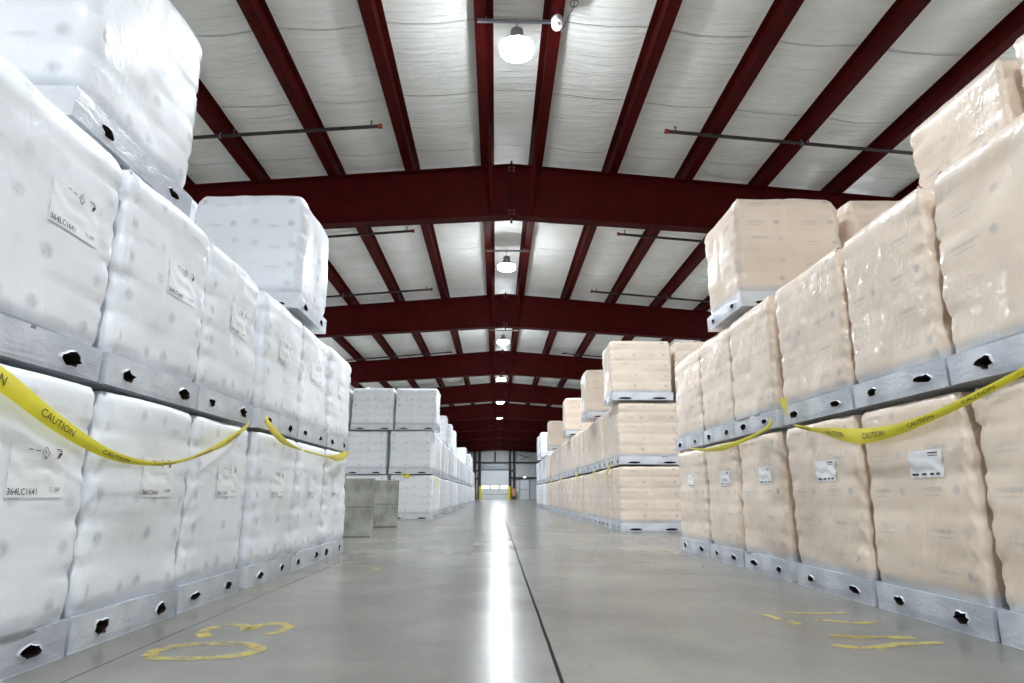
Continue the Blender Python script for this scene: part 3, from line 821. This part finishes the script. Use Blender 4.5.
tape([(xr, 4.75, 1.145), (xr, 4.80, 1.10), (xr, 4.95, 1.07), (xr, 5.3, 1.035), (xr, 5.8, 1.01), (xr, 6.3, 1.02), (xr, 6.75, 1.06), (xr + .01, 6.9, 1.09)], [0, .1, .2, .3, .3, .3, .3, .3], -1, 'yellow tape along the end of the near beige stack', .06, [1., .6, .4, .5, .9, .5, .35, .3], False)
def scrap(x, y, z, L, side, label, dy=.0, w=.08):
    tape([(x, y, z), (x + side * .012, y + dy * .4, z - L * .4), (x + side * .016, y + dy * .7, z - L * .75), (x + side * .01, y + dy, z - L)], [0, .3, -.2, .2], side, label, w, None, False, group='yellow tape ends on the far rows')
scrap(-1.535, 16.9, 1.10, .42, 1, 'yellow tape end hanging at the front corner of the far white row', .12)
scrap(-1.535, 17.6, 1.08, .36, 1, 'second yellow tape end hanging near the corner of the far white row', -.15)
tape([(-2.35, 16.52, 1.10), (-2.3, 16.50, 1.07), (-2.22, 16.50, 1.05), (-2.15, 16.52, 1.06)], [0, .3, .2, 0], 1, 'yellow tape knot seen above the upright concrete slab', .1, None, False, group='yellow tape ends on the far rows')
scrap(2.02, 11.55, 1.12, .30, -1, 'yellow tape drooping from the front corner of the far beige row', .9, .06)
scrap(2.02, 13.6, 1.10, .34, -1, 'yellow tape strip hanging on the far beige row, behind the corner one', .02, .1)
scrap(2.02, 16.5, 1.12, .22, -1, 'yellow tape strip high on the far beige row', .3, .1)
scrap(2.02, 20.6, 1.12, .22, -1, 'small yellow tape end deep in the far beige row', .3, .1)
scrap(2.02, 24.3, 1.12, .25, -1, 'yellow tape end at the join of beige and white pallets in the far row', .3, .12)

# ------------------------------------------------------------------ worn yellow numbers on the floor
def paint_material(name, alpha):
    t = NT(name); ob = t.coord()
    wear = t.ramp(t.noise(ob, 16., 6, .65), .34, .56)
    c = t.mix(wear, lin(150, 148, 120), lin(206, 184, 74))
    t.p(Base_Color=c, Roughness=.45)
    a = t.math('MULTIPLY', t.ramp(t.noise(ob, 9., 5, .7), .30, .55), alpha)
    t.p(Alpha=a); return t.m
M['paint'] = paint_material('worn_yellow_floor_paint', .68)
M['faint'] = paint_material('faded_yellow_floor_paint', .4)
def stroke(mb, pts, w):
    P = crom([(x, y, 0) for x, y in pts], 8); n = len(P); V = []
    for i, p in enumerate(P):
        t = (P[min(i+1, n-1)] - P[max(i-1, 0)]).normalized(); q = Vector((-t.y, t.x, 0))
        ww = w * (1 + .25 * noise.noise(Vector((p.x * 9, p.y * 9, i * .1))))
        V += [p + q * ww / 2, p - q * ww / 2]
    mb.add(V, [(2*i, 2*i+1, 2*i+3, 2*i+2) for i in range(n-1)])
def number(strokes, label, mat, w=.055):
    m = MB()
    for k, s_ in enumerate(strokes): stroke(m, s_, w)
    me = m.mesh('floor_number', mat); o = link('floor_number', me); o.location = (0, 0, .0015)
    tag(o, label, 'floor marking', 'worn yellow numbers painted on the floor')
number([[(-1.32, 2.72), (-1.34, 2.80), (-1.28, 2.90), (-1.15, 2.93), (-1.02, 2.91), (-.95, 2.84), (-.95, 2.77), (-1.0, 2.71), (-1.13, 2.68), (-1.26, 2.68), (-1.32, 2.72)]],
       'large worn yellow 0 painted on the floor beside the white stack', M['paint'], .06)
number([[(-1.25, 3.06), (-1.30, 3.14), (-1.31, 3.25), (-1.25, 3.32), (-1.17, 3.30), (-1.13, 3.20)], [(-1.13, 3.20), (-1.10, 3.31), (-1.03, 3.36), (-.97, 3.30), (-.96, 3.20), (-1.0, 3.10)]],
       'worn yellow 3 painted on the floor beyond the yellow 0', M['paint'])
number([[(1.38, 3.54), (1.40, 3.42), (1.44, 3.27)], [(1.50, 3.585), (1.66, 3.56), (1.82, 3.57)], [(1.58, 3.40), (1.72, 3.30), (1.86, 3.33)]],
       'broken worn yellow figure on the floor beyond the two-bar one', M['paint'], .045)
number([[(1.46, 3.02), (1.56, 2.99), (1.68, 2.98), (1.80, 2.97)], [(1.38, 2.84), (1.46, 2.79), (1.56, 2.80), (1.66, 2.85), (1.86, 2.87)], [(1.46, 3.0), (1.55, 2.97), (1.60, 2.97)]],
       'worn yellow figure of two long bars on the floor by the beige stack', M['paint'], .05)
number([[(-1.36, 5.5), (-1.2, 5.46), (-1.02, 5.5), (-.98, 5.66), (-1.05, 5.86), (-1.2, 5.92)]], 'faded yellow number on the floor at the end of the near white stack', M['faint'], .05)
number([[(1.45, 6.9), (1.6, 6.8), (1.85, 6.84)], [(1.5, 7.4), (1.7, 7.3), (1.95, 7.4)]], 'faded yellow number on the floor at the end of the near beige stack', M['faint'], .05)
number([[(-1.60, 4.51), (-1.5, 4.49), (-1.40, 4.50)]], 'faded yellow floor stripe at the gap in the near white stack', M['faint'], .05)

# ------------------------------------------------------------------ camera, world, view
cam = bpy.data.cameras.new('camera'); co = bpy.data.objects.new('camera', cam); COL.objects.link(co)
F = 650.
cam.sensor_fit = 'HORIZONTAL'; cam.sensor_width = 36; cam.lens = 36 * F / 1024; cam.clip_end = 300; cam.clip_start = .05
pitch = math.atan((494.5 - 341.5) / F); yaw = math.atan((512 - 496) / F * math.cos(pitch))
fw = Vector((math.sin(yaw) * math.cos(pitch), math.cos(yaw) * math.cos(pitch), math.sin(pitch)))
co.location = (0, 0, .6); co.rotation_euler = fw.to_track_quat('-Z', 'Y').to_euler()
SC.camera = co
w = bpy.data.worlds.new('world'); SC.world = w; w.use_nodes = True
w.node_tree.nodes['Background'].inputs[0].default_value = (.8, .88, 1, 1); w.node_tree.nodes['Background'].inputs[1].default_value = .3
SC.view_settings.view_transform = 'Standard'; SC.view_settings.look = 'None'; SC.view_settings.gamma = 1; SC.view_settings.use_curve_mapping = False
SC.view_settings.exposure = 2.03
SC.cycles.max_bounces = 10; SC.cycles.diffuse_bounces = 7; SC.cycles.glossy_bounces = 4; SC.cycles.sample_clamp_indirect = 8; SC.cycles.use_denoising = True
